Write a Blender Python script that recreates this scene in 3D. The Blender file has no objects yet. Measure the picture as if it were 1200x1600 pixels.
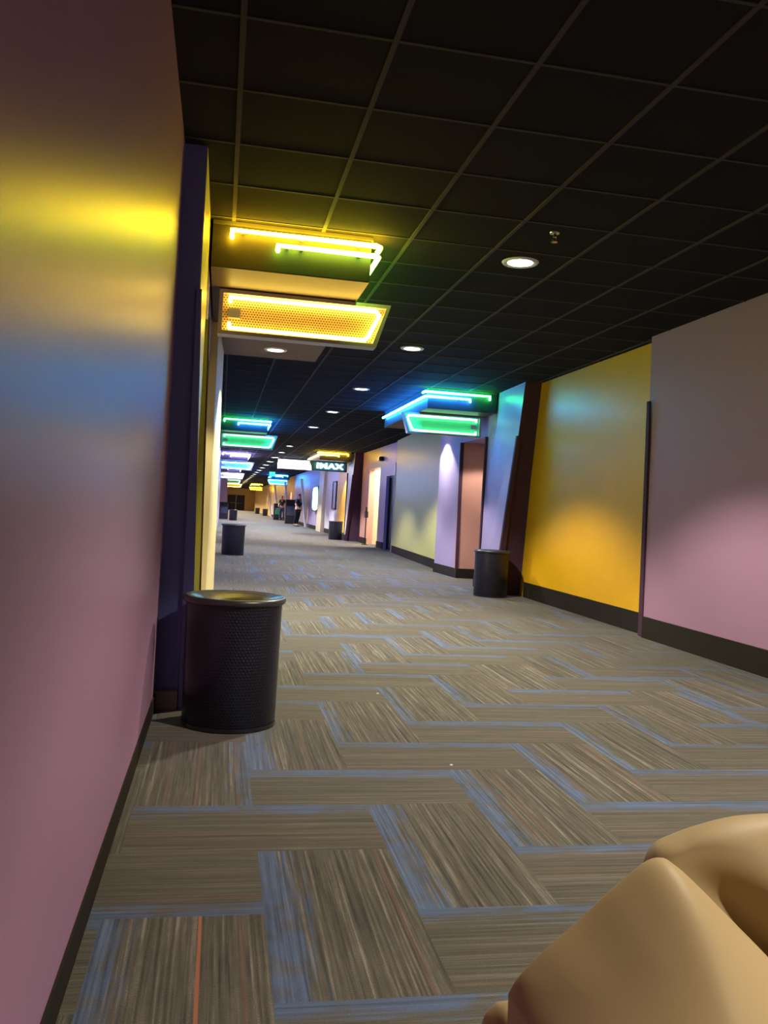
import bpy, bmesh, math, random
from mathutils import Vector, Matrix

random.seed(7)
SC = bpy.context.scene
C = SC.collection
PI = math.pi

# ------------------------------------------------------------------ camera
CAM_H = 1.127
cd = bpy.data.cameras.new('camera')
cam = bpy.data.objects.new('camera', cd)
C.objects.link(cam)
cd.sensor_fit = 'VERTICAL'
cd.sensor_height = 36.0
cd.lens = 36.0 * 1343.4 / 1600.0
cd.clip_start = 0.02
cd.clip_end = 400


def cam_axes():
    f, cx, cy = 1343.4, 600.0, 800.0
    roll = 0.056
    dy = Vector((344.5 - cx, 783.0 - cy, f)).normalized()
    hd = Vector((math.cos(roll), math.sin(roll), 0))
    n = hd.cross(dy).normalized()
    up = n if n.y < 0 else -n
    xr = dy.cross(up)
    if xr.x < 0:
        xr = -xr
    return xr, dy, up


_x, _y, _z = cam_axes()          # world axes in image coordinates (x right, y down, z forward)
cam.matrix_world = Matrix(((_x.x, -_x.y, -_x.z, 0), (_y.x, -_y.y, -_y.z, 0), (_z.x, -_z.y, -_z.z, CAM_H), (0, 0, 0, 1)))
SC.camera = cam

# ------------------------------------------------------------------ world, exposure
w = bpy.data.worlds.new('world')
SC.world = w
w.use_nodes = True
w.node_tree.nodes['Background'].inputs[0].default_value = (0.5, 0.45, 0.6, 1)
w.node_tree.nodes['Background'].inputs[1].default_value = 0.0
vs = SC.view_settings
vs.view_transform = 'Standard'
vs.look = 'None'
vs.gamma = 1
vs.use_curve_mapping = False
vs.exposure = 0.0
DOWN_W = 560.0          # main ceiling downlights
SOFF_W = 560.0          # downlights under the canopies
NEON = 1.0
H = 3.03               # ceiling height


# ------------------------------------------------------------------ helpers
def link(name, me, mats, parent=None):
    o = bpy.data.objects.new(name, me)
    C.objects.link(o)
    for m in (mats if isinstance(mats, (list, tuple)) else [mats]):
        me.materials.append(m)
    if parent:
        o.parent = parent
    return o


def obj(name, bm, mats, parent=None, smooth=False, recalc=True):
    if recalc:
        bmesh.ops.recalc_face_normals(bm, faces=bm.faces)
    me = bpy.data.meshes.new(name)
    bm.to_mesh(me)
    bm.free()
    if smooth:
        for p in me.polygons:
            p.use_smooth = True
        try:
            me.set_sharp_from_angle(angle=math.radians(42))
        except Exception:
            pass
    return link(name, me, mats, parent)


def NB():
    return bmesh.new()


def box(bm, x0, x1, y0, y1, z0, z1, mi=0):
    v = [bm.verts.new(p) for p in ((x0, y0, z0), (x1, y0, z0), (x1, y1, z0), (x0, y1, z0), (x0, y0, z1), (x1, y0, z1), (x1, y1, z1), (x0, y1, z1))]
    for q in ((0, 3, 2, 1), (4, 5, 6, 7), (0, 1, 5, 4), (1, 2, 6, 5), (2, 3, 7, 6), (3, 0, 4, 7)):
        f = bm.faces.new([v[i] for i in q])
        f.material_index = mi
    return v


def prism(bm, bot, top):
    """closed solid from two point loops of equal length"""
    a = [bm.verts.new(p) for p in bot]
    b = [bm.verts.new(p) for p in top]
    n = len(a)
    bm.faces.new(a[::-1])
    bm.faces.new(b)
    for i in range(n):
        bm.faces.new((a[i], a[(i + 1) % n], b[(i + 1) % n], b[i]))


def slab(bm, p0, p1, z0, z1, th):
    """a vertical wall piece between two plan points, th thick to the side given by its sign"""
    d = Vector((p1[0] - p0[0], p1[1] - p0[1]))
    n = Vector((-d.y, d.x)).normalized() * th
    pts = [(p0[0], p0[1]), (p1[0], p1[1]), (p1[0] + n.x, p1[1] + n.y), (p0[0] + n.x, p0[1] + n.y)]
    prism(bm, [(x, y, z0) for x, y in pts], [(x, y, z1) for x, y in pts])


def tube(bm, pts, r, seg=10):
    """round rod through points with mitred corners and domed ends"""
    pts = [Vector(p) for p in pts]
    rings = []
    n = len(pts)
    for i, p in enumerate(pts):
        if i == 0:
            t = (pts[1] - p).normalized()
        elif i == n - 1:
            t = (p - pts[-2]).normalized()
        else:
            t = ((p - pts[i - 1]).normalized() + (pts[i + 1] - p).normalized()).normalized()
        a = t.orthogonal().normalized() if i == 0 else (rings[-1][1] - t * rings[-1][1].dot(t)).normalized()
        b = t.cross(a)
        rings.append((p, a, b, t))
    loops = []
    p, a, b, t = rings[0]
    specs = [(p - t * r * .7, .6, a, b)] + [(q[0], 1.0, q[1], q[2]) for q in rings] + [(rings[-1][0] + rings[-1][3] * r * .7, .6, rings[-1][1], rings[-1][2])]
    for (p, s, a, b) in specs:
        loops.append([bm.verts.new(p + (a * math.cos(2 * PI * k / seg) + b * math.sin(2 * PI * k / seg)) * r * s) for k in range(seg)])
    for l0, l1 in zip(loops, loops[1:]):
        for k in range(seg):
            bm.faces.new((l0[k], l0[(k + 1) % seg], l1[(k + 1) % seg], l1[k]))
    bm.faces.new(loops[0][::-1])
    bm.faces.new(loops[-1])


def lathe(bm, prof, seg=48, cx=0, cy=0):
    """revolve (r, z) profile, open ends closed when r is 0"""
    loops = []
    for r, z in prof:
        if r < 1e-6:
            loops.append([bm.verts.new((cx, cy, z))])
        else:
            loops.append([bm.verts.new((cx + r * math.cos(2 * PI * k / seg), cy + r * math.sin(2 * PI * k / seg), z)) for k in range(seg)])
    for a, b in zip(loops, loops[1:]):
        for k in range(seg):
            k2 = (k + 1) % seg
            if len(a) == 1:
                bm.faces.new((a[0], b[k2], b[k]))
            elif len(b) == 1:
                bm.faces.new((a[k], a[k2], b[0]))
            else:
                bm.faces.new((a[k], a[k2], b[k2], b[k]))


def thing(name, label, cat, loc=(0, 0, 0), rotz=0, group=None):
    o = bpy.data.objects.new(name, None)
    C.objects.link(o)
    o.location = loc
    o.rotation_euler = (0, 0, rotz)
    o.empty_display_size = .1
    o['label'] = label
    o['category'] = cat
    if group:
        o['group'] = group
    return o


def tag(o, label, cat, group=None):
    o['label'] = label
    o['category'] = cat
    if group:
        o['group'] = group
    return o


def struct(name, bm, m, smooth=False):
    o = obj(name, bm, m, None, smooth)
    o['kind'] = 'structure'
    return o


def dup(root, loc, rotz, label, group=None):
    r = root.copy()
    C.objects.link(r)
    r.location = loc
    r.rotation_euler = (0, 0, rotz)
    r['label'] = label
    if group:
        r['group'] = group
    for ch in list(root.children):
        c = ch.copy()
        C.objects.link(c)
        c.parent = r
        for g in ch.children:
            d = g.copy()
            C.objects.link(d)
            d.parent = c
    return r


# ------------------------------------------------------------------ material helpers
class E:
    """arithmetic on shader sockets"""
    def __init__(s, nt, v):
        s.nt, s.v = nt, v

    def op(s, o, *a):
        n = s.nt.nodes.new('ShaderNodeMath')
        n.operation = o
        for i, x in enumerate((s,) + a):
            x = x.v if isinstance(x, E) else x
            if isinstance(x, (int, float)):
                n.inputs[i].default_value = x
            else:
                s.nt.links.new(x, n.inputs[i])
        return E(s.nt, n.outputs[0])

    def __add__(s, o): return s.op('ADD', o)
    def __sub__(s, o): return s.op('SUBTRACT', o)
    def __mul__(s, o): return s.op('MULTIPLY', o)
    def __truediv__(s, o): return s.op('DIVIDE', o)
    def floor(s): return s.op('FLOOR')
    def frac(s): return s.op('FRACT')
    def lt(s, o): return s.op('LESS_THAN', o)
    def gt(s, o): return s.op('GREATER_THAN', o)
    def mod(s, o): return s.op('FLOORED_MODULO', o)
    def inv(s): return E(s.nt, 1.0).op('SUBTRACT', s)
    def clamp(s): return s.op('MAXIMUM', 0.0).op('MINIMUM', 1.0)


def mixv(f, a, b):
    return a * f.inv() + b * f


def principled(name, col, rough=.5, spec=.5, metal=0, coat=0):
    m = bpy.data.materials.new(name)
    m.use_nodes = True
    b = m.node_tree.nodes['Principled BSDF']
    b.inputs['Base Color'].default_value = (*col, 1)
    b.inputs['Roughness'].default_value = rough
    b.inputs['Specular IOR Level'].default_value = spec
    b.inputs['Metallic'].default_value = metal
    b.inputs['Coat Weight'].default_value = coat
    return m


def mottled(name, col, rough=.5, spec=.5, metal=0, scale=30, amt=.06, bump=.0, bscale=300, coat=0):
    """plain colour with faint procedural variation and bump"""
    m = principled(name, col, rough, spec, metal, coat)
    nt = m.node_tree
    b = nt.nodes['Principled BSDF']
    tc = nt.nodes.new('ShaderNodeTexCoord')
    n = nt.nodes.new('ShaderNodeTexNoise')
    n.inputs['Scale'].default_value = scale
    n.inputs['Detail'].default_value = 3
    nt.links.new(tc.outputs['Object'], n.inputs['Vector'])
    hsv = nt.nodes.new('ShaderNodeHueSaturation')
    hsv.inputs['Color'].default_value = (*col, 1)
    v = E(nt, n.outputs['Fac']) * (2 * amt) + (1 - amt)
    nt.links.new(v.v, hsv.inputs['Value'])
    nt.links.new(hsv.outputs[0], b.inputs['Base Color'])
    if bump:
        n2 = nt.nodes.new('ShaderNodeTexNoise')
        n2.inputs['Scale'].default_value = bscale
        nt.links.new(tc.outputs['Object'], n2.inputs['Vector'])
        bp = nt.nodes.new('ShaderNodeBump')
        bp.inputs['Strength'].default_value = bump
        bp.inputs['Distance'].default_value = .002
        nt.links.new(n2.outputs['Fac'], bp.inputs['Height'])
        nt.links.new(bp.outputs[0], b.inputs['Normal'])
    return m


def paint(name, col, rough=.38, spec=.24):
    return mottled(name, col, rough, spec, 0, 3, .03, .12, 160)


def emit(name, col, st):
    m = principled(name, (.02, .02, .02), .3)
    b = m.node_tree.nodes['Principled BSDF']
    b.inputs['Emission Color'].default_value = (*col, 1)
    b.inputs['Emission Strength'].default_value = st
    return m


# carpet of herringbone plank tiles with stripes along each plank
def carpet_mat():
    m = principled('striped_carpet', (.1, .09, .06), .95, .1)
    nt = m.node_tree
    b = nt.nodes['Principled BSDF']
    tc = nt.nodes.new('ShaderNodeTexCoord')
    sp = nt.nodes.new('ShaderNodeSeparateXYZ')
    nt.links.new(tc.outputs['Object'], sp.inputs[0])
    W = .43
    u = (E(nt, sp.outputs[0]) - .18) / W
    v = (E(nt, sp.outputs[1]) - 1.94) / W
    i, j = u.floor(), v.floor()
    md = (j - i).mod(4.0)
    vert = md.lt(1.5)
    m1 = md.gt(.5) * vert                        # second half of a lengthwise plank
    h2 = (md.gt(1.5)) * (md.lt(2.5))             # right half of a crosswise plank
    pi_, pj_ = i - h2, j - m1                    # plank id
    across = mixv(vert, v - j, u - i)            # 0..1 across the plank
    along = mixv(vert, u, v)

    def comb(a, b_, c):
        n = nt.nodes.new('ShaderNodeCombineXYZ')
        for k, x in enumerate((a, b_, c)):
            if isinstance(x, E):
                nt.links.new(x.v, n.inputs[k])
            else:
                n.inputs[k].default_value = x
        return n.outputs[0]

    def noise(vec, scale, det=2.0, rough=.5):
        n = nt.nodes.new('ShaderNodeTexNoise')
        n.inputs['Scale'].default_value = scale
        n.inputs['Detail'].default_value = det
        n.inputs['Roughness'].default_value = rough
        nt.links.new(vec, n.inputs['Vector'])
        return E(nt, n.outputs['Fac'])

    def rnd(a, b_, c):
        n = nt.nodes.new('ShaderNodeTexWhiteNoise')
        n.noise_dimensions = '3D'
        nt.links.new(comb(a, b_, c), n.inputs['Vector'])
        return E(nt, n.outputs['Value'])
    pid = pi_ * 7.31 + pj_ * 3.77
    # fine lengthwise yarn lines
    line = noise(comb(across * 34.0, along * .35, pid), 1.0, 1.0)
    line2 = noise(comb(across * 60.0, along * 1.6, pid + 40.0), 1.0, 2.0)
    row = (across * 30.0).floor()
    rr = rnd(row, pi_, pj_)
    dash = noise(comb(row * 3.1, along * 3.0, pid + 9.0), 1.0, 3.0, .7)
    fuzz = noise(comb(u * W, v * W, 0.0), 260.0, 2.0)
    # blue band along one long edge
    bw = rnd(pi_, pj_, 5.0)
    far = pj_.gt(5.5)
    one_e = (pi_ + 1.0).op('ABSOLUTE').lt(.1) * (pj_ - 3.0).op('ABSOLUTE').lt(.1) * vert
    one_l = (pi_ + 2.0).op('ABSOLUTE').lt(.1) * (pj_ - 1.0).op('ABSOLUTE').lt(.1)
    side = (rnd(pi_, pj_, 11.0).lt(.3) * far + one_e + one_l).clamp()
    e = mixv(side, mixv(vert, across.inv(), across), mixv(vert, across, across.inv()))
    wid = bw * .14 + .16
    rag = (noise(comb(row * 5.7, along * 1.3, pid + 3.0), 1.0, 2.0) - .5) * .55
    blue = ((wid + rag - e) * 7.0).clamp() * (bw.gt(.18) + far.inv()).clamp()
    blotch = noise(comb(u * W, v * W, 3.0), 9.0, 3.0)
    blue = blue * ((blotch - .36) * 3.2 + .45).clamp()
    # colours
    val = ((line - .5) * 1.5 + (line2 - .5) * 1.1 + (dash - .5) * .55) * (vert * .42 + .58) + (fuzz - .5) * .7 + .5
    ramp = nt.nodes.new('ShaderNodeValToRGB')
    cr = ramp.color_ramp
    cr.elements[0].position, cr.elements[0].color = 0.0, (.026, .025, .018, 1)
    cr.elements[1].position, cr.elements[1].color = 1.0, (.23, .215, .165, 1)
    e1 = cr.elements.new(.38)
    e1.color = (.070, .067, .046, 1)
    e2 = cr.elements.new(.66)
    e2.color = (.108, .100, .072, 1)
    nt.links.new(val.clamp().v, ramp.inputs[0])
    # a few brown and orange yarns
    mx0 = nt.nodes.new('ShaderNodeMix')
    mx0.data_type = 'RGBA'
    brown = (rr.gt(.93)) * .35
    nt.links.new(brown.v, mx0.inputs['Factor'])
    nt.links.new(ramp.outputs[0], mx0.inputs['A'])
    mx0.inputs['B'].default_value = (.17, .085, .055, 1)
    mo = nt.nodes.new('ShaderNodeMix')
    mo.data_type = 'RGBA'
    one = (pi_ + 1.0).op('ABSOLUTE').lt(.1) * (pj_ + 1.0).op('ABSOLUTE').lt(.1) * (across - .60).op('ABSOLUTE').lt(.011)
    nt.links.new((one * .9).v, mo.inputs['Factor'])
    nt.links.new(mx0.outputs['Result'], mo.inputs['A'])
    mo.inputs['B'].default_value = (.34, .12, .055, 1)
    mx = nt.nodes.new('ShaderNodeMix')
    mx.data_type = 'RGBA'
    nt.links.new((blue * .85).v, mx.inputs['Factor'])
    nt.links.new(mo.outputs['Result'], mx.inputs['A'])
    mb = nt.nodes.new('ShaderNodeValToRGB')
    mb.color_ramp.elements[0].color = (.032, .062, .125, 1)
    mb.color_ramp.elements[1].color = (.11, .18, .32, 1)
    nt.links.new(val.clamp().v, mb.inputs[0])
    nt.links.new(mb.outputs[0], mx.inputs['B'])
    nt.links.new(mx.outputs['Result'], b.inputs['Base Color'])
    bp = nt.nodes.new('ShaderNodeBump')
    bp.inputs['Strength'].default_value = .5
    bp.inputs['Distance'].default_value = .004
    nt.links.new(val.v, bp.inputs['Height'])
    nt.links.new(bp.outputs[0], b.inputs['Normal'])
    b.inputs['Sheen Weight'].default_value = .25
    b.inputs['Sheen Roughness'].default_value = .5
    return m


def perforated(name, base, dark, pitch, rad, rough=.35, metal=.0, spec=.5, axes=(0, 2), polar=False, bump=0):
    """staggered round holes, drawn as the dark of the hole in the sheet"""
    m = principled(name, base, rough, spec, metal)
    nt = m.node_tree
    b = nt.nodes['Principled BSDF']
    tc = nt.nodes.new('ShaderNodeTexCoord')
    sp = nt.nodes.new('ShaderNodeSeparateXYZ')
    nt.links.new(tc.outputs['Object'], sp.inputs[0])
    if polar:
        a = E(nt, sp.outputs[1]).op('ARCTAN2', E(nt, sp.outputs[0])) * (.235 / pitch)
        c = E(nt, sp.outputs[2]) / pitch
    else:
        a = E(nt, sp.outputs[axes[0]]) / pitch
        c = E(nt, sp.outputs[axes[1]]) / pitch
    c = c * 1.155
    r = c.floor().mod(2.0) * .5
    fa = (a + r).frac() - .5
    fc = c.frac() - .5
    d = (fa * fa + fc * fc).op('SQRT')
    hole = ((E(nt, rad) if False else d * -1.0 + rad) * 12.0).clamp()
    mx = nt.nodes.new('ShaderNodeMix')
    mx.data_type = 'RGBA'
    nt.links.new(hole.v, mx.inputs['Factor'])
    mx.inputs['A'].default_value = (*base, 1)
    mx.inputs['B'].default_value = (*dark, 1)
    nt.links.new(mx.outputs['Result'], b.inputs['Base Color'])
    bp = nt.nodes.new('ShaderNodeBump')
    bp.inputs['Strength'].default_value = .6
    bp.inputs['Distance'].default_value = .002
    nt.links.new((hole * -1.0).v, bp.inputs['Height'])
    nt.links.new(bp.outputs[0], b.inputs['Normal'])
    return m


M = {}
M['carpet'] = carpet_mat()
M['mauve'] = paint('mauve_paint', (.44, .25, .39))
M['lilac'] = paint('lilac_paint', (.43, .36, .60))
M['yellow'] = paint('yellow_paint', (.90, .50, .012))
M['lime'] = paint('yellow_green_paint', (.66, .64, .22))
M['pink'] = paint('pink_paint', (.66, .36, .30))
M['maroon'] = paint('maroon_paint', (.085, .040, .07), .7, .15)
M['purple'] = paint('dark_purple_paint', (.22, .26, .62), .5)
M['cream'] = paint('cream_paint', (.74, .66, .45))
M['tan'] = paint('tan_paint', (.72, .48, .19))
M['grey'] = paint('grey_brown_paint', (.34, .29, .27))
M['white'] = paint('white_paint', (.78, .77, .80))
M['base'] = mottled('dark_rubber_base', (.022, .018, .012), .7, .2)
M['ceil'] = mottled('black_ceiling_tile', (.027, .026, .028), .9, .02, 0, 160, .25, .5, 260)
M['bar'] = principled('black_ceiling_bar', (.075, .072, .066), .8, .06)
M['butter'] = paint('butter_paint', (.86, .74, .34))
M['apricot'] = paint('apricot_paint', (.86, .62, .26))
M['lid'] = principled('black_lid_enamel', (.035, .035, .04), .36, .9, 0, .1)
M['under'] = mottled('brown_soffit_panel', (.085, .052, .026), .5, .4, 0, 20, .1)
M['soffit'] = mottled('black_soffit_paint', (.022, .020, .026), .55, .4, 0, 20, .1)
M['frame'] = principled('brushed_sign_frame', (.50, .47, .56), .4, .5, .6)
M['black'] = principled('black_metal', (.012, .012, .013), .35, .5)
M['blackgloss'] = principled('black_gloss_enamel', (.012, .012, .015), .14, .6, 0, .5)
M['canperf'] = perforated('perforated_black_steel', (.012, .012, .030), (.002, .002, .002), .017, .33, .32, polar=True)
M['goldperf'] = perforated('perforated_gold_panel', (.44, .29, .13), (.03, .015, .005), .021, .32, .4, .2)
M['greenperf'] = perforated('perforated_green_panel', (.10, .60, .28), (.03, .2, .08), .02, .25, .4)
M['blueperf'] = perforated('perforated_blue_panel', (.25, .42, .70), (.05, .1, .2), .02, .25, .4)
M['paleperf'] = perforated('perforated_pale_panel', (.6, .62, .66), (.1, .1, .1), .02, .25, .4)
M['ivory'] = principled('white_enamel_trim', (.75, .75, .74), .4)
M['lens'] = emit('downlight_lens', (1, .95, .86), 14)
M['leather'] = mottled('beige_leather', (.46, .345, .165), .55, .22, 0, 6, .04, 0)
M['darkdoor'] = mottled('black_door', (.010, .010, .016), .45, .4)
M['steel'] = principled('satin_steel', (.55, .56, .58), .25, .5, 1)
M['text'] = emit('white_lit_lettering', (.92, 1, 1), 6)
M['teal'] = mottled('dark_teal_panel', (.04, .20, .25), .4, .5)


def neon(name, col, st):
    return emit(name, col, st * NEON)


NY = neon('yellow_neon', (1, .58, .012), 82)
NW = neon('warm_white_neon', (1, .68, .10), 26)
NG = neon('green_neon', (.04, 1, .14), 48)
NLG = neon('lime_neon', (.35, 1, .06), 30)
NC = neon('cyan_neon', (.02, .24, 1), 145)
NV = neon('violet_neon', (.40, .34, 1), 150)
NB_ = neon('blue_neon', (.15, .45, 1), 40)
NP = neon('pale_neon', (.9, .9, 1), 16)
NGW = neon('pale_green_neon', (.35, 1, .62), 9)

# ------------------------------------------------------------------ structure: floor and ceiling
YB, YE = -5.0, 120.0
bm = NB()
box(bm, -3.0, 8.0, YB, YE, -.1, 0)
struct('floor', bm, M['carpet'])
bm = NB()
box(bm, -3.0, 8.0, YB, YE, H, H + .1)
struct('ceiling', bm, M['ceil'])
bm = NB()
T = .6096
for k in range(-1, 9):
    x = -.014 + T * k
    box(bm, x - .0125, x + .0125, YB, YE, H - .007, H + .01)
for k in range(-13, 192):
    y = 3.435 + T * k
    box(bm, -1.3, 5.6, y - .009, y + .009, H - .005, H + .01)
struct('trim_1', bm, M['bar'])

# ------------------------------------------------------------------ structure: left wall
TH = .2
bm = NB()
slab(bm, (-.29, YB), (-.29, 4.75), 0, H, .35)
struct('wall_left', bm, M['mauve'])
bm = NB()
box(bm, -.29, -.283, YB, 4.72, 0, .09)
struct('baseboard_left', bm, M['base'])
# pier with slanted fin, then the canopied alcove, lit pier, long run beyond
bm = NB()
prism(bm, [(-.64, 4.76, 0), (-.165, 4.76, 0), (-.165, 6.12, 0), (-.64, 6.12, 0)], [(-.64, 4.76, H), (-.17, 4.76, H), (-.17, 6.12, H), (-.64, 6.12, H)])
pl = struct('wall_left_pier', bm, M['lime'])
bm = NB()
box(bm, -.29, -.172, 4.745, 4.76, 0, H)
struct('trim_2', bm, M['purple'])
bm = NB()
prism(bm, [(-.165, 4.72, 0), (-.095, 4.72, 0), (-.105, 4.79, 0), (-.165, 4.79, 0)], [(-.185, 4.72, 2.255), (-.160, 4.72, 2.255), (-.163, 4.79, 2.255), (-.185, 4.79, 2.255)])
struct('trim_3', bm, M['purple'])
bm = NB()
prism(bm, [(-.165, 6.05, 0), (-.10, 6.05, 0), (-.10, 6.09, 0), (-.165, 6.09, 0)], [(-.17, 6.05, 2.37), (-.15, 6.05, 2.37), (-.15, 6.09, 2.37), (-.17, 6.09, 2.37)])
struct('trim_4', bm, M['lime'])
bm = NB()
prism(bm, [(-.100, 6.04, 0), (-.088, 6.04, 0), (-.088, 6.09, 0), (-.100, 6.09, 0)], [(-.150, 6.04, 2.38), (-.140, 6.04, 2.38), (-.140, 6.09, 2.38), (-.150, 6.09, 2.38)])
struct('trim_16', bm, M['maroon'])
bm = NB()
box(bm, -.29, -.17, 4.70, 4.745, 0, .10)
struct('baseboard_left_pier', bm, M['grey'])


def alcove(side, y0, y1, xw, deep, zt, jamb, back, lint, idx):
    """recessed entrance in the side wall: far jamb facing the visitor, back wall, lintel"""
    s = side
    b_ = NB()
    box(b_, min(xw, xw + s * deep), max(xw, xw + s * deep), y0, y1, zt, H)
    struct('wall_%s_lintel' % ('left' if s < 0 else 'right') + idx, b_, lint)
    b_ = NB()
    x1 = xw + s * deep
    box(b_, min(x1, x1 + s * .1), max(x1, x1 + s * .1), y0 - .1, y1 + .1, 0, H)
    struct('wall_%s_alcove' % ('left' if s < 0 else 'right') + idx, b_, back)
    b_ = NB()
    box(b_, min(xw + s * .0, x1), max(xw + s * .0, x1), y1, y1 + .1, 0, H)
    struct('wall_%s_jamb' % ('left' if s < 0 else 'right') + idx, b_, jamb)


alcove(-1, 6.12, 7.8, -.165, 1.2, 2.36, M['apricot'], M['lilac'], M['lilac'], '')
bm = NB()
prism(bm, [(-.7, 7.8, 0), (-.085, 7.8, 0), (-.02, 9.25, 0), (-.7, 9.25, 0)], [(-.7, 7.8, H), (-.10, 7.8, H), (-.055, 9.25, H), (-.7, 9.25, H)])
struct('wall_left_pillar', bm, M['butter'])
bm = NB()
slab(bm, (-.13, 9.2), (-.05, 60), 0, H, .3)
struct('wall_left_far', bm, M['lilac'])
bm = NB()
prism(bm, [(-.3, 60, 0), (.42, 60, 0), (.42, 80, 0), (-.3, 80, 0)], [(-.3, 60, H), (.42, 60, H), (.42, 80, H), (-.3, 80, H)])
struct('wall_left_end', bm, M['pink'])
bm = NB()
slab(bm, (.2, 80), (.6, YE), 0, H, .3)
struct('wall_left_end_run', bm, M['tan'])

# ------------------------------------------------------------------ structure: right wall
bm = NB()
prism(bm, [(4.19, YB, 0), (4.7, YB, 0), (4.7, 8.0, 0), (4.235, 8.0, 0)], [(4.19, YB, H), (4.7, YB, H), (4.7, 8.06, H), (4.19, 8.06, H)])
struct('wall_right', bm, M['mauve'])
bm = NB()
box(bm, 4.33, 4.8, 7.9, 12.0, 0, H)
struct('wall_right_panel', bm, M['yellow'])
bm = NB()
prism(bm, [(4.175, YB, 0), (4.215, YB, 0), (4.24, 7.97, 0), (4.21, 7.97, 0)], [(4.18, YB, .21), (4.215, YB, .21), (4.235, 7.97, .21), (4.215, 7.97, .21)])
struct('baseboard_right', bm, M['base'])
bm = NB()
box(bm, 4.315, 4.34, 8.03, 11.7, 0, .215)
struct('baseboard_right_panel', bm, M['base'])
# slim slanted fin at the end of the mauve wall
bm = NB()
prism(bm, [(4.225, 7.99, 0), (4.30, 7.99, 0), (4.30, 8.09, 0), (4.235, 8.09, 0)], [(4.165, 7.99, 2.37), (4.185, 7.99, 2.37), (4.185, 8.04, 2.37), (4.165, 8.04, 2.37)])
struct('trim_5', bm, M['maroon'])


def leaning_column(x0, y0, front, sidem, nf, nl, tn, tn2):
    """slanted column: maroon face towards the visitor, lilac face along the corridor"""
    b_ = NB()
    prism(b_, [(x0 + .0, y0 + .5, 0), (x0 + .6, y0 + .35, 0), (x0 + .6, y0 + 1.75, 0), (x0 + .10, y0 + 1.75, 0)], [(x0 + .08, y0, H), (x0 + .6, y0, H), (x0 + .6, y0 + 1.75, H), (x0 + .13, y0 + 1.75, H)])
    b_.faces.ensure_lookup_table()
    bmesh.ops.recalc_face_normals(b_, faces=b_.faces)
    for f in b_.faces:
        if f.normal.x < -.7:
            f.material_index = 1
    o = obj(nf, b_, [front, sidem], recalc=False)
    o['kind'] = 'structure'
    b_ = NB()
    prism(b_, [(x0 - .06, y0 + .46, 0), (x0 + .03, y0 + .46, 0), (x0 + .03, y0 + .52, 0), (x0 - .06, y0 + .52, 0)],
          [(x0 + .035, y0 + .09, 2.28), (x0 + .085, y0 + .09, 2.28), (x0 + .085, y0 + .15, 2.28), (x0 + .035, y0 + .15, 2.28)])
    o = struct(nl, b_, M['maroon'])
    b_ = NB()
    box(b_, x0 + .01, x0 + .045, y0 + .6, y0 + 1.75, 0, .2)
    struct(tn, b_, M['base'])
    b_ = NB()
    box(b_, x0 + .085, x0 + .14, y0 + 1.72, y0 + 1.78, 0, 2.39)
    struct(tn2, b_, M['maroon'])


leaning_column(4.01, 11.45, M['maroon'], M['lilac'], 'wall_right_column', 'trim_6', 'baseboard_right_column', 'trim_7')
alcove(1, 13.2, 14.73, 4.15, 1.4, 2.40, M['pink'], M['pink'], M['lilac'], '')
bm = NB()
prism(bm, [(4.17, 14.74, 0), (4.9, 14.74, 0), (4.9, 16.1, 0), (4.11, 16.1, 0)], [(4.14, 14.74, H), (4.9, 14.74, H), (4.9, 16.1, H), (4.11, 16.1, H)])
struct('wall_right_pillar', bm, M['lilac'])
bm = NB()
prism(bm, [(4.150, 14.715, 0), (4.20, 14.715, 0), (4.20, 14.76, 0), (4.150, 14.76, 0)], [(4.12, 14.715, 2.40), (4.18, 14.715, 2.40), (4.18, 14.76, 2.40), (4.12, 14.76, 2.40)])
struct('trim_8', bm, M['maroon'])
bm = NB()
prism(bm, [(4.155, 14.70, 0), (5.5, 14.70, 0), (5.5, 14.73, 0), (4.155, 14.73, 0)], [(4.155, 14.70, .17), (5.5, 14.70, .17), (5.5, 14.73, .17), (4.155, 14.73, .17)])
slab(bm, (4.15, 14.72), (4.09, 16.11), 0, .17, -.03)
struct('baseboard_right_pillar', bm, M['base'])
bm = NB()
slab(bm, (4.28, 16.1), (4.62, 22.86), 0, H, -.2)
struct('wall_right_angled', bm, M['lime'])
bm = NB()
slab(bm, (4.265, 16.1), (4.605, 22.84), 0, .19, -.03)
struct('baseboard_right_angled', bm, M['base'])
# black double door in its recess
bm = NB()
box(bm, 4.70, 4.9, 24.55, 25.6, 0, H)
box(bm, 4.70, 4.9, 22.86, 24.55, 2.12, H)
struct('wall_right_lilac', bm, M['lilac'])
bm = NB()
box(bm, 4.68, 4.71, 24.57, 25.6, 0, .19)
struct('baseboard_right_lilac', bm, M['base'])
bm = NB()
box(bm, 4.82, 4.87, 22.9, 24.55, 0, 2.12)
d1 = struct('door_1', bm, M['darkdoor'])
bm = NB()
box(bm, 4.78, 4.82, 22.9, 22.94, 0, 2.12)
box(bm, 4.78, 4.82, 24.5, 24.54, 0, 2.12)
box(bm, 4.78, 4.82, 22.9, 24.54, 2.08, 2.12)
obj('door_frame', bm, M['black'], d1)
bm = NB()
tube(bm, [(4.80, 23.62, 1.0), (4.76, 23.62, 1.0), (4.76, 23.62, 1.0 + .001), (4.76, 23.2, 1.0)], .015)
obj('door_handle', bm, M['steel'], d1)
bm = NB()
box(bm, 4.60, 4.63, 22.84, 22.88, 0, 2.45)
struct('trim_9', bm, M['ivory'])
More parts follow.
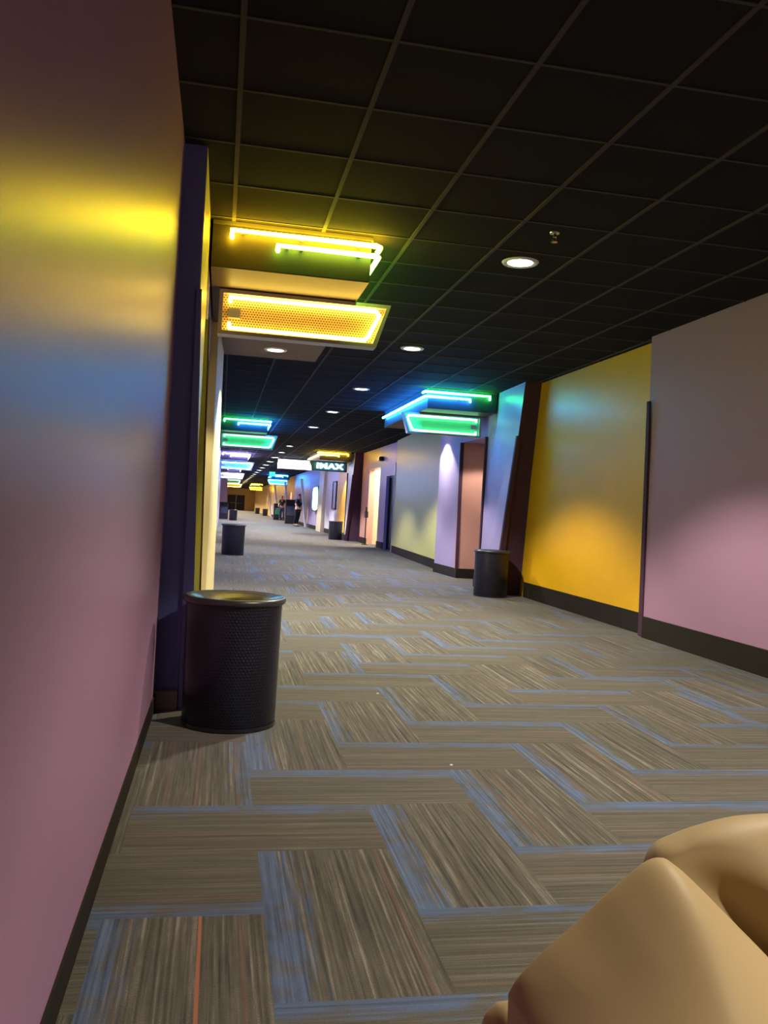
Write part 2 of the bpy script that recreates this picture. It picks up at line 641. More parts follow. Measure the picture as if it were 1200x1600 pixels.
# bright open doorway
bm = NB()
box(bm, 4.70, 4.9, 25.6, 27.5, 2.42, H)
box(bm, 4.70, 4.9, 27.5, 28.9, 0, H)
struct('wall_right_mauve', bm, M['pink'])
bm = NB()
box(bm, 4.68, 4.71, 27.5, 28.9, 0, .19)
struct('baseboard_right_mauve', bm, M['base'])
bm = NB()
box(bm, 4.9, 7.4, 27.5, 27.6, 0, H)
box(bm, 4.9, 7.4, 25.5, 25.6, 0, H)
box(bm, 7.3, 7.4, 25.5, 27.6, 0, H)
struct('wall_side_room', bm, M['cream'])


def real_light(name, parent, kind, loc, energy, col, **kw):
    ld = bpy.data.lights.new(name, kind)
    ld.energy = energy
    ld.color = col
    for k, v_ in kw.items():
        setattr(ld, k, v_)
    o = bpy.data.objects.new(name, ld)
    C.objects.link(o)
    o.location = loc
    if parent:
        o.parent = parent
    return o


# ceiling panel lamp of the side room
cl = thing('ceiling_lamp', 'flat white lamp on the ceiling inside the bright open doorway on the right', 'lamp', (5.9, 26.55, H))
bm = NB()
box(bm, -.6, .6, -.3, .3, -.05, 0)
obj('lamp_frame', bm, M['ivory'], cl)
bm = NB()
box(bm, -.56, .56, -.26, .26, -.058, -.05)
obj('diffuser', bm, emit('room_lamp_diffuser', (1, .87, .68), 130), cl)

# small dark box at the jamb, and one high on the wall
bm = NB()
box(bm, -.05, .05, -.09, .09, .86, 1.06)
box(bm, -.035, .035, -.02, .02, 1.06, 1.2)
tube(bm, [(0, 0, .0), (0, 0, .87)], .02)
lathe(bm, [(0, 0), (.11, 0), (.11, .015), (.02, .03), (0, .03)], 20)
t = obj('card_reader_stand', bm, M['black'])
t.location = (4.56, 26.9, 0)
tag(t, 'small dark box on a thin stand before the bright open doorway on the right', 'stand')
bm = NB()
box(bm, -.13, 0, -.16, .16, -.06, .06)
box(bm, -.15, -.13, -.13, .13, -.045, .045)
t = obj('wall_box', bm, M['black'])
t.location = (4.70, 25.3, 2.66)
tag(t, 'small dark box mounted high on the lilac wall above the black doorway', 'box')

leaning_column(4.33, 28.9, M['maroon'], M['white'], 'wall_right_far_column', 'trim_10', 'baseboard_right_far_column', 'trim_11')
XR = 4.60
RUN = [(30.6, 31.6, 'white', 'wall_right_post'), (31.6, 34.2, 'yellow', 'wall_right_yellow'), (34.2, 38.2, 'white', 'wall_right_white'), (40.0, 45.2, 'lilac', 'wall_right_blue'),
       (45.2, 54.0, 'grey', 'wall_right_brown'), (54.0, 64.0, 'pink', 'wall_right_pink'), (64.0, 80.0, 'white', 'wall_right_pale'), (80.0, YE, 'tan', 'wall_right_end')]
for y0, y1, c, nme in RUN:
    bm = NB()
    box(bm, XR, XR + .3, y0, y1, 0, H)
    struct(nme, bm, M[c])
bm = NB()
prism(bm, [(4.42, 38.2, 0), (4.8, 38.2, 0), (4.8, 40, 0), (4.42, 40, 0)], [(4.50, 38.2, H), (4.8, 38.2, H), (4.8, 40, H), (4.50, 40, H)])
struct('wall_right_cream_pillar', bm, M['cream'])
for k, (y, x) in enumerate(((45.2, 4.42), (54.2, 4.22), (64.2, 4.2), (71, 4.1))):
    bm = NB()
    prism(bm, [(x, y, 0), (x + .10, y, 0), (x + .10, y + .3, 0), (x, y + .3, 0)], [(x - .35, y, 2.55), (x - .23, y, 2.55), (x - .23, y + .3, 2.55), (x - .35, y + .3, 2.55)])
    struct('trim_%d' % (12 + k), bm, M['white'])
bm = NB()
for y0, y1 in ((31.6, 38.1), (40.1, 45.1), (45.6, 54), (54.6, 80)):
    box(bm, XR - .02, XR + .01, y0, y1, 0, .19)
struct('baseboard_right_far', bm, M['base'])

# end wall with dark double door, wall behind the camera
bm = NB()
box(bm, -3, 8, YE, YE + .2, 0, H)
struct('wall_back', bm, M['tan'])
bm = NB()
box(bm, -3, 8, YB - .2, YB, 0, H)
struct('wall_front', bm, M['mauve'])
bm = NB()
box(bm, .95, 2.06, YE - .06, YE, 0, 2.1)
box(bm, 2.10, 3.25, YE - .06, YE, 0, 2.1)
d2 = struct('door_2', bm, M['darkdoor'])
bm = NB()
box(bm, 2.06, 2.10, YE - .08, YE, 0, 2.1)
obj('door_post', bm, M['steel'], d2)
bm = NB()
tube(bm, [(1.4, YE - .12, 1.0), (2.9, YE - .12, 1.0)], .04)
obj('door_handle', bm, M['steel'], d2)

# ------------------------------------------------------------------ downlights
g_main = 'round downlights in the row along the ceiling'


def downlight(loc, watts, label, group, spot=112, blend=.35, col=(1, .87, .74), r=.115):
    t_ = thing('downlight', label, 'ceiling light', loc, 0, group)
    b_ = NB()
    lathe(b_, [(r * .8, -.004), (r, -.012), (r * 1.12, -.010), (r * 1.2, 0)], 32)
    obj('trim_ring', b_, M['ivory'], t_, True)
    b_ = NB()
    lathe(b_, [(r * .82, -.006), (r * .5, -.009), (0, -.010)], 32)
    obj('lens', b_, M['lens'], t_, True)
    real_light('bulb', t_, 'SPOT', (0, 0, -.03), watts, col, spot_size=math.radians(spot), spot_blend=blend, shadow_soft_size=.07)
    return t_


XD = 2.095
ys = [6.13, 9.81, 13.5, 17.05, 20.65, 27.9, 31.6, 35.3, 39.0, 42.6, 46.3, 50.0, 53.6, 57.3, 61.0, 64.6, 68.3, 72.0, 75.6, 79.3, 83, 86.6, 90.3, 94, 97.6, 101.3, 105, 108.6, 112.3, 116]
names = ['nearest bright downlight in the dark ceiling, right of the yellow signs',
         'second bright downlight of the ceiling row, level with the perforated yellow sign',
         'third bright downlight of the ceiling row, left of the cyan neon',
         'fourth downlight of the ceiling row, just beyond the third',
         'fifth downlight of the ceiling row, right of the green sign on the left',
         'sixth downlight of the ceiling row, just left of the white light box',
         'seventh downlight of the ceiling row, left of the white light box']
for k, y in enumerate(ys):
    downlight((XD, y, H), DOWN_W if k < 5 else DOWN_W * 1.9, names[k] if k < 7 else 'one of the far ceiling downlights merging into a bright line beyond the white light box', g_main, col=((1, .87, .74) if k < 2 else (1, .93, .88)), r=(.115 if k < 7 else .16))  # far lenses made larger, their merging glare put into the shape
real = downlight((XD, 2.45, H), DOWN_W * .80, 'round downlight above the carpet near the camera, overhead', g_main)
downlight((XD, -1.2, H), DOWN_W * 1.1, 'round downlight behind the camera in the ceiling row', g_main)

downlight((4.55, 14.0, 2.40), 90, 'round downlight inside the pink-walled recess on the right', None, 125, .3, (1, .86, .72), .09)
downlight((-.55, 7.0, 2.36), 90, 'round downlight inside the yellow-walled recess on the left', None, 120, .3, (1, .86, .66), .09)
# sprinkler head
t = thing('sprinkler_head', 'small metal sprinkler head hanging from the dark ceiling right of the nearest downlight', 'sprinkler', (2.08, 5.42, H))
t['label'] = 'small metal sprinkler head on the dark ceiling above the nearest downlight'
bm = NB()
lathe(bm, [(.035, 0), (.033, -.006), (.012, -.01), (.010, -.03), (0, -.03)], 24)
obj('escutcheon', bm, M['steel'], t, True)
bm = NB()
tube(bm, [(-.012, 0, -.028), (-.014, 0, -.045), (0, 0, -.06)], .003, 6)
tube(bm, [(.012, 0, -.028), (.014, 0, -.045), (0, 0, -.06)], .003, 6)
obj('yoke', bm, M['steel'], t, True)
bm = NB()
lathe(bm, [(0, -.058), (.022, -.060), (.022, -.063), (0, -.064)], 20)
obj('deflector', bm, M['steel'], t)

# ------------------------------------------------------------------ neon canopies with hanging signs
ZB = 2.717


def canopy(side, y0, xw, ca, cb, signmat, cn, lab_c, lab_s, text=None, plate2=None, full=True, xs=0.0, tubes_wall=None):
    """side -1: left wall, sign grows to +x; side 1: mirrored"""
    d = -side

    def X(a):
        return xw + d * a
    t_ = thing('neon_canopy', lab_c, 'canopy', (X(0), y0, ZB), 0)
    o0 = Vector((X(0), y0, ZB))

    def L(x, y, z):
        return (X(x) - o0.x, y - o0.y, z - o0.z)
    b_ = NB()
    pts = [(0, y0), (1.09, y0), (1.09, y0 + 3.5), (0, y0 + 3.5)]
    prism(b_, [L(x, y, ZB) for x, y in pts], [L(x, y, H - .002) for x, y in pts])
    obj('soffit_box', b_, M['soffit'], t_)
    b_ = NB()
    pts = [(.0, y0 + .004), (1.086, y0 + .004), (1.086, y0 + 3.49), (0, y0 + 3.49)]
    prism(b_, [L(x, y, ZB - .006) for x, y in pts], [L(x, y, ZB) for x, y in pts])
    obj('underside_panel', b_, M['under'], t_)
    # upper trim strip along the ceiling
    b_ = NB()
    pts = [(0, y0 - .012), (1.10, y0 - .012), (1.10, y0 + 3.5), (0, y0 + 3.5)]
    prism(b_, [L(x, y, H - .03) for x, y in pts], [L(x, y, H - .004) for x, y in pts])
    obj('ceiling_trim', b_, M['bar'], t_)
    # first tube: whole front; second: inner front and along the side; both thickened to mimic glare
    b_ = NB()
    tube(b_, [L(.13, y0 - .05, 2.905), L(.13, y0 - .05, 2.955), L(1.12, y0 - .05, 2.955), L(1.15, y0 - .02, 2.955), L(1.15, y0 + .10, 2.955)], .018)
    obj('neon_tube', b_, ca, t_, True)
    b_ = NB()
    tube(b_, [L(.44, y0 - .05, 2.85), L(.44, y0 - .05, 2.885), L(1.11, y0 - .05, 2.885), L(1.14, y0 - .02, 2.885), L(1.14, y0 + 3.4, 2.885)], .018)
    obj('neon_tube', b_, cb, t_, True)
    clips = []
    for x in (.2, .6, 1.0):
        xa = L(x, 0, 0)[0]
        clips.append((xa - .012, xa + .012, -.05, 0, 2.945 - ZB, 2.965 - ZB))
        xa = L(max(x, .5), 0, 0)[0]
        clips.append((xa - .012, xa + .012, -.05, 0, 2.875 - ZB, 2.895 - ZB))
    for y in (.8, 1.8, 2.8):
        xa, xb = sorted((L(1.09, 0, 0)[0], L(1.14, 0, 0)[0]))
        clips.append((xa, xb, y - .01, y + .01, 2.875 - ZB, 2.895 - ZB))
    for c_ in clips:
        b_ = NB()
        box(b_, *c_)
        obj('tube_clip', b_, M['ivory'], t_)
    # sign
    ys_ = y0 + .60
    s_ = thing('hanging_sign', lab_s, 'sign', (X(0), ys_, ZB), 0)

    def P(x, y, z):
        return (d * x, y, z - ZB)
    z0, z1 = 2.368, 2.700
    A = [(.06 + xs, z0), (1.255, z0), (1.355, z1), (.06 + xs, z1)]          # outline (bottom left.. top)
    fr = .028

    def inset(k):
        return [(.06 + xs + k, z0 + k), (1.255 - k * 1.0, z0 + k), (1.355 - k * 1.25, z1 - k), (.06 + xs + k, z1 - k)]
    b_ = NB()
    O, I = A, inset(fr)
    fo = [b_.verts.new(P(x, -.05, z)) for x, z in O]
    fi = [b_.verts.new(P(x, -.05, z)) for x, z in I]
    bo = [b_.verts.new(P(x, .08, z)) for x, z in O]
    bi = [b_.verts.new(P(x, .08, z)) for x, z in I]
    for k in range(4):
        k2 = (k + 1) % 4
        b_.faces.new((fo[k], fo[k2], fi[k2], fi[k]))
        b_.faces.new((fo[k], bo[k], bo[k2], fo[k2]))
        b_.faces.new((fi[k], fi[k2], bi[k2], bi[k]))
        b_.faces.new((bo[k], bi[k], bi[k2], bo[k2]))
    obj('sign_frame', b_, M['frame'] if not text else M['black'], s_)
    b_ = NB()
    I = inset(fr * .9)
    prism(b_, [P(x, .02, z) for x, z in I], [P(x, .04, z) for x, z in I])
    obj('perforated_panel' if not text else 'sign_panel', b_, signmat, s_)
    for x in (.3, 1.0):
        b_ = NB()
        box(b_, d * x - .015, d * x + .015, -.005, .025, z1 - ZB - .002, -.0075)
        obj('hanger_strap', b_, M['black'], s_)
    if text:
        cu = bpy.data.curves.new('lettering', 'FONT')
        cu.body = text
        cu.size = .31
        cu.extrude = .012
        cu.offset = .010
        cu.space_character = 1.08
        cu.align_x = 'CENTER'
        cu.align_y = 'CENTER'
        to = bpy.data.objects.new('tmp', cu)
        C.objects.link(to)
        bpy.context.view_layer.update()
        dg = bpy.context.evaluated_depsgraph_get()
        me = bpy.data.meshes.new_from_object(to.evaluated_get(dg))
        bpy.data.objects.remove(to)
        lo = bpy.data.objects.new('lettering', me)
        C.objects.link(lo)
        me.materials.clear()
        me.materials.append(M['text'])
        lo.rotation_euler = (PI / 2, 0, 0)
        lo.location = P(.66, -.01, (z0 + z1) / 2)
        lo.scale = (1.18, .8, 1)
        lo.parent = s_
    else:
        k = .052
        I = inset(k)
        b_ = NB()
        rr = .03
        tube(b_, [P(I[3][0] + .03, -.03, I[3][1] - .03), P(I[3][0] + .03, -.03, I[3][1]), P(I[2][0] - .05, -.03, I[2][1]), P(I[2][0] - .02, -.03, I[2][1] - .03),
                  P(I[1][0] - .01, -.03, I[1][1] + .03), P(I[1][0] - .04, -.03, I[1][1]), P(I[0][0] + .03, -.03, I[0][1]), P(I[0][0] + .03, -.03, I[0][1] + .03)], .016)  # sign tube drawn thicker too, standing in for its glare
        obj('neon_tube', b_, cn, s_, True)
        b_ = NB()
        box(b_, min(P(.13 + xs, 0, 0)[0], P(.22 + xs, 0, 0)[0]), max(P(.13 + xs, 0, 0)[0], P(.22 + xs, 0, 0)[0]), -.02, .02, 2.50 - ZB, 2.57 - ZB)
        obj('transformer_box', b_, M['frame'], s_)
    # recessed downlight in the underside
    if full:
        dl = downlight((X(.62 if side < 0 else .28), y0 + 2.95, ZB - .0065), SOFF_W * (.8 if side < 0 else .40), lab_c.split(',')[0] + ', round downlight in its underside', None, 104, .25, (1, .93, .82), .10)
        dl['label'] = 'downlight in the underside of the ' + lab_c
    return t_, s_


canopy(-1, 5.95, -.15, NY, NLG, M['goldperf'], NW, 'nearest left canopy edged with yellow neon tubes', 'slanted perforated yellow sign ringed in neon below the yellow neon canopy')
canopy(-1, 19.4, -.14, NG, NC, M['greenperf'], NGW, 'left canopy edged with green and cyan neon', 'green slanted neon sign below the green and cyan canopy on the left')
canopy(-1, 33.2, -.14, NV, NV, M['blueperf'], NB_, 'left canopy with glaring white and violet neon', 'blue slanted neon sign under the violet neon canopy on the left')
canopy(-1, 46.8, -.14, NP, NV, M['paleperf'], NP, 'left canopy with pale neon beyond the blue sign', 'pale white slanted neon sign beyond the blue sign on the left')
canopy(-1, 60.4, .0, NW, NGW, M['goldperf'], NGW, 'left canopy with cream neon deep in the corridor', 'small yellow sign with green neon deep in the corridor on the left')
canopy(-1, 74.0, .40, NW, NY, M['goldperf'], NW, 'farthest left canopy with yellow neon', 'farthest small yellow neon sign on the left')
canopy(1, 12.7, 4.09, NG, NC, M['greenperf'], NGW, 'right canopy edged with cyan and green neon', 'green slanted neon sign below the cyan neon canopy on the right')
canopy(1, 29.0, 4.30, NY, NW, M['teal'], NP, 'right canopy with yellow neon above the IMAX sign', 'dark teal sign with glowing white IMAX letters', text='IMAX')
canopy(1, 54.5, 4.2, NC, NC, M['blueperf'], NC, 'far right canopy with cyan and blue neon', 'small cyan neon sign on the far right above the standing person')
canopy(1, 84.0, 4.0, NY, NW, M['goldperf'], NY, 'farthest right canopy with glaring yellow neon', 'small yellow neon sign at the far end on the right')

# glaring white light box beyond the IMAX sign
t = thing('light_box_sign', 'overexposed white light box under the ceiling, left of the IMAX sign', 'sign', (2.9, 35.0, 2.78))
bm = NB()
box(bm, -.69, .69, 0, .25, -.2, .2)
obj('sign_case', bm, M['frame'], t)
bm = NB()
box(bm, -.66, .66, -.012, 0, -.175, .175)
obj('lit_face', bm, emit('white_light_box', (.93, .97, 1), 9), t)
for xx in (-.4, .37):
    bm = NB()
    box(bm, xx, xx + .03, .1, .13, .2, .25)
    obj('hanger_strap', bm, M['black'], t)

# green exit-style sign
t = thing('exit_sign', 'small glowing green sign under the ceiling above the cyan neon', 'sign', (2.62, 46.0, 2.72))
bm = NB()
box(bm, -.17, .17, 0, .06, -.13, .13)
obj('sign_case', bm, M['black'], t)
bm = NB()
box(bm, -.15, .15, -.01, 0, -.11, .11)
obj('lit_face', bm, emit('green_sign_face', (.05, 1, .45), 2.2), t)
bm = NB()
box(bm, -.015, .015, .02, .04, .13, .31)
obj('hanger_stem', bm, M['black'], t)

# backlit display on the lilac wall and framed poster
t = thing('backlit_display', 'round-cornered cyan and white backlit display glowing on the wall beyond the IMAX entrance', 'display', (XR - .01, 41.3, 1.5))
bm = NB()
box(bm, -.12, 0, -1.05, 1.05, -.62, .62)
obj('display_case', bm, M['black'], t)
bm = NB()
lp = []
for k in range(32):
    a = 2 * PI * k / 32
    ex = .5
    cy_, cz_ = math.cos(a), math.sin(a)
    lp.append((abs(cy_) ** ex * (1 if cy_ >= 0 else -1) * .95, abs(cz_) ** ex * (1 if cz_ >= 0 else -1) * .55))
prism(bm, [(-.12, a, b) for a, b in lp], [(-.15, a * .97, b * .97) for a, b in lp])
obj('lit_face', bm, emit('cyan_display', (.25, .9, 1), 16), t)
t = thing('framed_poster', 'tall framed poster on the bright white wall under the IMAX sign', 'poster', (XR - .01, 35.0, 1.62))
bm = NB()
for (a, b, c, d) in ((-.55, .55, .52, .58), (-.55, .55, -.58, -.52), (-.55, -.49, -.58, .58), (.49, .55, -.58, .58)):
    box(bm, -.05, 0, a, b, c, d)
obj('poster_frame', bm, M['black'], t)
bm = NB()
box(bm, -.02, 0, -.49, .49, -.52, .52)
obj('poster_sheet', bm, mottled('pale_poster', (.5, .48, .5), .4, .5, 0, 5, .5), t)

# ------------------------------------------------------------------ trash cans


def make_can():
    t_ = thing('trash_can', '', 'trash can')
    b_ = NB()
    R_ = .236
    lathe(b_, [(0, .012), (R_ - .004, .012), (R_, .02), (R_ + .006, .62), (R_ - .008, .622), (R_ - .012, .03), (0, .025)], 64)
    obj('perforated_body', b_, M['canperf'], t_, True)
    b_ = NB()
    lathe(b_, [(0, 0), (R_ - .012, 0), (R_ + .004, .004), (R_ + .004, .022), (R_ - .01, .024), (0, .024)], 64)
    obj('base_ring', b_, M['blackgloss'], t_, True)
    b_ = NB()
    pr = [(R_ + .002, .612)]
    for k in range(13):
        a = -PI / 2 + PI * k / 12 * 1.15
        pr.append((R_ + .008 + .017 * math.cos(a), .634 + .018 * math.sin(a)))
    pr += [(R_ - .02, .648), (R_ - .06, .640), (R_ - .105, .622), (R_ - .118, .61), (R_ - .118, .56), (R_ - .113, .56), (R_ - .10, .61), (R_ - .02, .635), (R_ + .002, .612)]
    lathe(b_, pr, 64)
    obj('funnel_lid', b_, M['lid'], t_, True)
    b_ = NB()
    lathe(b_, [(0, .55), (R_ - .03, .55), (R_ - .03, .54), (0, .54)], 40)
    obj('liner', b_, M['black'], t_)
    return t_


can = make_can()
can.location = (.10, 4.46, 0)
can['label'] = 'large black perforated trash can nearest the camera, against the left wall'
dup(can, (3.80, 11.62, 0), .5, 'black trash can beside the yellow wall panel, in front of the slanted column')
dup(can, (.31, 18.6, 0), 1.1, 'black trash can on the left side, beyond the nearest can')
dup(can, (4.02, 30.0, 0), 2.1, 'black trash can on the right under the IMAX sign')
dup(can, (3.9, 92.0, 0), 2.1, 'small far black trash can beside the tan end wall')
dup(can, (4.1, 80.0, 0), .3, 'small far black trash can in front of the far pink wall')
cf = dup(can, (.80, 53.0, 0), .3, 'trash can with shining lid at the far left, beyond the second left can')

# dark cabinets and far furniture


def cabinet(loc, w_, d_, h_, lab, nm, cat, screen=None):
    t_ = thing(nm, lab, cat, loc)
    b_ = NB()
    prism(b_, [(-w_ / 2, -d_ / 2, 0), (w_ / 2, -d_ / 2, 0), (w_ / 2, d_ / 2, 0), (-w_ / 2, d_ / 2, 0)],
          [(-w_ / 2, -d_ / 2 + .12, h_), (w_ / 2, -d_ / 2 + .12, h_), (w_ / 2, d_ / 2, h_), (-w_ / 2, d_ / 2, h_)])
    obj('cabinet_body', b_, M['darkdoor'], t_)
    b_ = NB()
    box(b_, -w_ / 2 + .06, w_ / 2 - .06, -d_ / 2 + .02, -d_ / 2 + .10, h_ * .35, h_ * .75)
    obj('front_panel', b_, mottled('dark_blue_panel', (.04, .05, .10), .3, .5, 0, 6, .5), t_)
    b_ = NB()
    box(b_, -w_ / 2 - .01, w_ / 2 + .01, -d_ / 2 + .08, d_ / 2 + .01, h_, h_ + .03)
    obj('cabinet_top', b_, M['black'], t_)
    return t_


cabinet((4.22, 52.0, 0), .72, .7, 1.42, 'tall dark cabinet on the right, between the standing figures', 'game_cabinet', 'cabinet')
cabinet((4.1, 62.5, 0), .6, .6, 1.15, 'dark low cabinet on the far right behind the person in jeans', 'low_cabinet', 'cabinet')
cabinet((.24, 56.0, 0), .55, .8, 1.05, 'dark cabinet at the far left behind the second trash can', 'low_cabinet', 'cabinet')

# ------------------------------------------------------------------ people far down the corridor
MS = mottled('skin', (.55, .34, .25), .5, .4)
MH = mottled('dark_hair', (.03, .02, .015), .6, .4)


def skin_obj(name, joints, edges, mat_, parent, root=0):
    me = bpy.data.meshes.new(name)
    me.from_pydata([j[:3] for j in joints], edges, [])
    o = link(name, me, mat_, parent)
    md = o.modifiers.new('skin', 'SKIN')
    md.use_smooth_shade = True
    sv = me.skin_vertices[0].data if me.skin_vertices else None
    if sv is None:
        bpy.context.view_layer.update()
        sv = me.skin_vertices[0].data
    for k, j in enumerate(joints):
        r = j[3]
        sv[k].radius = (r, j[4] if len(j) > 4 else r)
        sv[k].use_root = (k == root)
    s2 = o.modifiers.new('sub', 'SUBSURF')
    s2.levels = 2
    s2.render_levels = 2
    return o


def person(loc, rot, label, top, trousers, lean=0.0, bag=None, bare=True):
    t_ = thing('person', label, 'person', loc, rot)
    dx = lean
    # whole body
    J = [(0, 0, .95, .125, .10), (0, dx * .3, 1.15, .12, .09), (0, dx * .6, 1.36, .15, .10), (0, dx * .8, 1.49, .055), (0, dx, 1.56, .05), (0, dx + .01, 1.63, .075, .09), (0, dx + .01, 1.72, .075, .085),
         (-.10, 0, .88, .085), (-.12, -.02, .48, .058), (-.13, .04, .09, .038), (-.14, -.12, .04, .035),
         (.10, 0, .88, .085), (.11, .03, .48, .058), (.11, .10, .09, .038), (.12, -.06, .04, .035),
         (-.17, dx * .7, 1.42, .055), (-.22, dx * .5, 1.16, .042), (-.20, -.16, .98, .032), (-.19, -.22, .93, .028),
         (.17, dx * .7, 1.42, .055), (.23, dx * .5, 1.16, .042), (.24, -.02, .92, .030), (.24, -.03, .84, .028)]
    Ed = [(0, 1), (1, 2), (2, 3), (3, 4), (4, 5), (5, 6), (0, 7), (7, 8), (8, 9), (9, 10), (0, 11), (11, 12), (12, 13), (13, 14), (2, 15), (15, 16), (16, 17), (17, 18), (2, 19), (19, 20), (20, 21), (21, 22)]
    body = skin_obj('body', J, Ed, MS, t_)
    # nose and ears
    b_ = NB()
    prism(b_, [(-.012, dx - .085, 1.64), (.012, dx - .085, 1.64), (.006, dx - .07, 1.69), (-.006, dx - .07, 1.69)], [(-.008, dx - .108, 1.645), (.008, dx - .108, 1.645), (.004, dx - .09, 1.68), (-.004, dx - .09, 1.68)])
    obj('nose', b_, MS, body)
    g = 1.10
    sh = [(0, 0, .93, .135, .112), (0, dx * .3, 1.15, .13, .10), (0, dx * .6, 1.36, .162, .112), (0, dx * .8, 1.46, .07),
          (-.17, dx * .7, 1.42, .066), (-.22, dx * .5, 1.2, .054), (.17, dx * .7, 1.42, .066), (.23, dx * .5, 1.2, .054)]
    skin_obj('shirt', sh, [(0, 1), (1, 2), (2, 3), (2, 4), (4, 5), (2, 6), (6, 7)], top, t_)
    tr = [(0, 0, .95, .132, .11), (-.10, 0, .86, .095), (-.12, -.02, .48, .07), (-.13, .04, .12, .055), (.10, 0, .86, .095), (.11, .03, .48, .07), (.11, .10, .12, .055)]
    skin_obj('trousers', tr, [(0, 1), (1, 2), (2, 3), (0, 4), (4, 5), (5, 6)], trousers, t_)
    for (x, y) in ((-.13, .04), (.11, .10)):
        skin_obj('shoe', [(x, y + .02, .05, .05, .045), (x, y - .10, .04, .048, .035), (x, y - .17, .03, .04, .028)], [(0, 1), (1, 2)], M['black'], t_)
    skin_obj('hair', [(0, dx + .03, 1.66, .07, .07), (0, dx + .025, 1.75, .082, .085)], [(0, 1)], MH, t_)
    return t_


person((4.28, 61.0, 0), -.3, 'person in dark top and blue jeans standing at the far right below the cyan neon', mottled('black_tshirt', (.02, .03, .035), .8, .2), mottled('blue_jeans', (.05, .10, .24), .8, .2))
person((4.12, 46.6, 0), .9, 'person in dark clothes standing by the white pillar beyond the IMAX sign', mottled('navy_jacket', (.02, .03, .07), .8, .2), mottled('dark_trousers', (.015, .02, .03), .8, .2), -.1).scale = (1.35, 1.35, 1.0)
# green bag beside the person
t = thing('shopping_bag', 'small green bag held low at the left side of the person in jeans', 'bag', (3.98, 60.9, .42))
bm = NB()
prism(bm, [(-.12, -.05, 0), (.12, -.05, 0), (.12, .05, 0), (-.12, .05, 0)], [(-.14, -.06, .3), (.14, -.06, .3), (.14, .06, .3), (-.14, .06, .3)])
obj('bag_body', bm, mottled('green_plastic', (.05, .6, .25), .4, .4), t)
bm = NB()
tube(bm, [(-.06, 0, .3), (-.05, 0, .42), (.05, 0, .42), (.06, 0, .3)], .008, 6)
obj('handle', bm, M['ivory'], t)

# ------------------------------------------------------------------ beige padded armchair, bottom right


def pillow(bm, outline, yc, front, back, rings=14, pw=2.2, warp=None):
    """closed cushion: outline in (x, z) at depth yc, bulging to -y by front and to +y by back"""
    n0 = len(outline)
    # smooth the closed outline
    pts = []
    for k in range(n0):
        p0, p1, p2, p3 = (Vector(outline[(k + q - 1) % n0]) for q in range(4))
        for s in range(6):
            u_ = s / 6
            pts.append(.5 * ((2 * p1) + (-p0 + p2) * u_ + (2 * p0 - 5 * p1 + 4 * p2 - p3) * u_ ** 2 + (-p0 + 3 * p1 - 3 * p2 + p3) * u_ ** 3))
    c = sum(pts, Vector((0, 0))) / len(pts)
    n = len(pts)
    soft = list(pts)
    for _ in range(120):
        soft = [(soft[k - 1] + soft[k] * 2 + soft[(k + 1) % n]) / 4 for k in range(n)]

    def ring(s, y):
        r = []
        for p, p2 in zip(pts, soft):
            q = c + (p2.lerp(p, s ** 3) - c) * s
            yy = y
            if warp:
                yy += warp(q.x, q.y) * (1 - abs(s) ** 3)
            r.append(bm.verts.new((q.x, yy, q.y)))
        return r
    rs = []
    for k in range(1, rings + 1):
        s = math.sin(PI / 2 * k / rings)
        rs.append(ring(s, yc - front * (1 - s ** pw) ** (1 / pw)))
    rb = []
    for k in range(rings - 1, 0, -1):
        s = math.sin(PI / 2 * k / rings)
        rb.append(ring(s, yc + back * (1 - s ** pw) ** (1 / pw)))
    seq = rs + rb
    for a, b in zip(seq, seq[1:]):
        for k in range(n):
            bm.faces.new((a[k], a[(k + 1) % n], b[(k + 1) % n], b[k]))
    bm.faces.new(seq[0][::-1])
    bm.faces.new(seq[-1])


def PX(u, v, y):
    """point of the chair outline on the plane at depth y"""
    q = Vector((u - 600, v - 800, 1343.4))
    X_, Y_, Z_ = q.dot(_x), q.dot(_y), q.dot(_z)
    return (X_ * y / Y_, CAM_H + Z_ * y / Y_)


ch = thing('padded_armchair', 'smooth beige leather padded armchair with a deep seam, filling the bottom right corner', 'armchair', (.75, .95, 0))
o0 = ch.location
bm = NB()
ol = [PX(*p, .92) for p in ((793, 1600), (800, 1545), (845, 1493), (905, 1440), (965, 1384), (1022, 1341), (1060, 1356), (1120, 1415), (1200, 1497), (1290, 1600))]
ol += [(ol[-1][0] + .02, .30), (ol[-1][0] - .02, .12), (.45, .10), (ol[0][0] + .0, .14), (ol[0][0] - .0, .32)]
pillow(bm, [(x - o0.x, z) for x, z in ol], .92 - o0.y, .24, .05, pw=1.9)
obj('backrest_shell', bm, M['leather'], ch, True)
bm = NB()
ol = [PX(*p, 1.06) for p in ((1010, 1420), (1022, 1342), (1068, 1311), (1120, 1290), (1180, 1279), (1260, 1277), (1350, 1300), (1430, 1360), (1460, 1460))]
ol += [(ol[-1][0] + .01, .45), (ol[-1][0] - .03, .26), (.75, .24), (ol[0][0] + .02, .30)]


SA, SB = PX(1035, 1340, 1.0), PX(1260, 1545, 1.0)


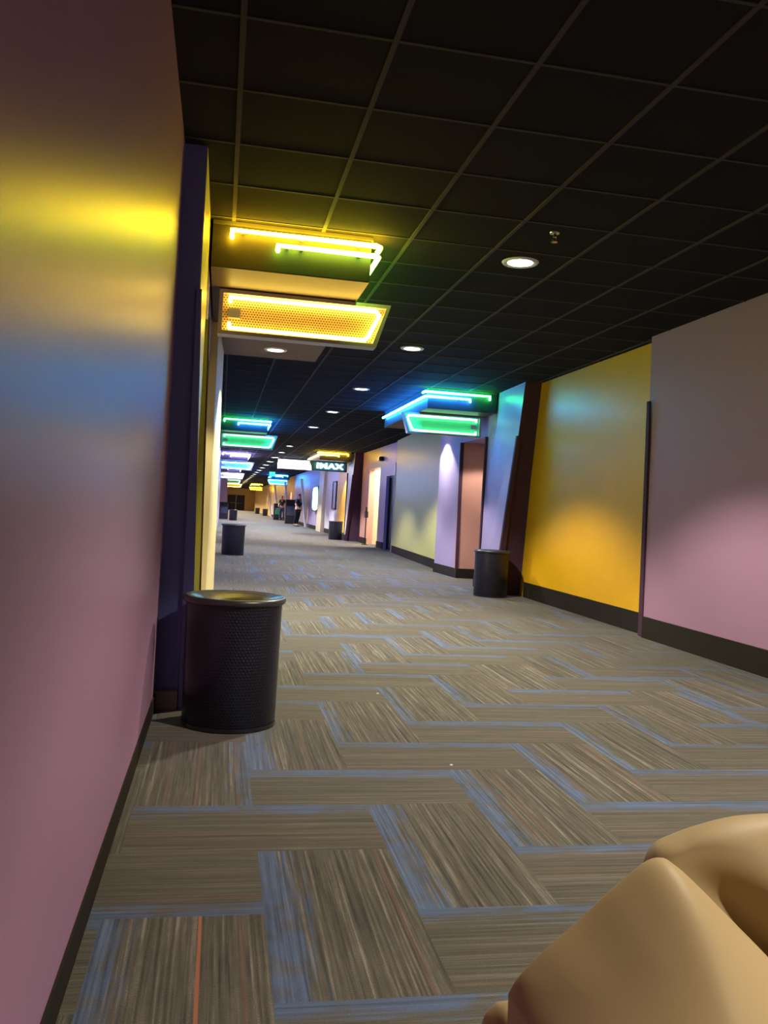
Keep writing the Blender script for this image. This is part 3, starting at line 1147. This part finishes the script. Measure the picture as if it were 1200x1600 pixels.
def fold(x, z):
    # deep crease along the seam, and a soft one above it
    ax, az = SA[0] - o0.x, SA[1]
    dx_, dz_ = SB[0] - SA[0], SB[1] - SA[1]
    l_ = math.hypot(dx_, dz_)
    d_ = ((x - ax) * -dz_ + (z - az) * dx_) / l_
    return .085 * math.exp(-((d_ - .01) / .045) ** 2) + .02 * math.exp(-((d_ - .125) / .025) ** 2)


pillow(bm, [(x - o0.x, z) for x, z in ol], 1.06 - o0.y, .10, .10, warp=fold)
obj('back_cushion', bm, M['leather'], ch, True)
bm = NB()
pillow(bm, [(1.02 - .75, .12), (1.02 - .75, .38), (1.1 - .75, .42), (1.5 - .75, .42), (1.58 - .75, .36), (1.58 - .75, .14), (1.3 - .75, .10)], 1.02 - .95, .20, .22, pw=5)
obj('seat_cushion', bm, M['leather'], ch, True)
bm = NB()
pillow(bm, [(-.28, .10), (-.28, .20), (-.2, .25), (.7, .25), (.80, .22), (.80, .10), (.3, .08)], 1.02 - .95, .26, .28, pw=5)
obj('seat_base', bm, M['leather'], ch, True)
for yy in (.76, 1.30):
    bm = NB()
    pillow(bm, [(.22, .10), (.20, .46), (.28, .55), (.76, .55), (.86, .48), (.86, .10), (.6, .08)], yy - .95, .08, .08, pw=3)
    obj('armrest', bm, M['leather'], ch, True)
bm = NB()
pillow(bm, [(x - o0.x, z) for x, z in [PX(*p, 1.0) for p in ((756, 1640), (757, 1605), (770, 1583), (790, 1570), (830, 1575), (860, 1640), (840, 1800), (780, 1800))]], 1.0 - o0.y, .05, .05)
obj('side_pad', bm, M['leather'], ch, True)
for sx in (-.30, .75):
    for sy in (-.05, .28):
        bm = NB()
        lathe(bm, [(0, 0), (.02, 0), (.028, .14), (0, .14)], 20, sx, sy)
        obj('leg', bm, M['black'], ch, True)

# tiny scraps on the carpet
for (x, y, lab) in ((1.081, 3.722, 'tiny white scrap on the carpet in front of the armchair'), (1.011, 5.179, 'tiny pale scrap on the carpet right of the nearest trash can')):
    bm = NB()
    lathe(bm, [(0, .0005), (.008, .0005), (.007, .004), (0, .006)], 7)
    t = obj('paper_scrap', bm, M['ivory'])
    t.location = (x, y, 0)
    tag(t, lab, 'scrap')
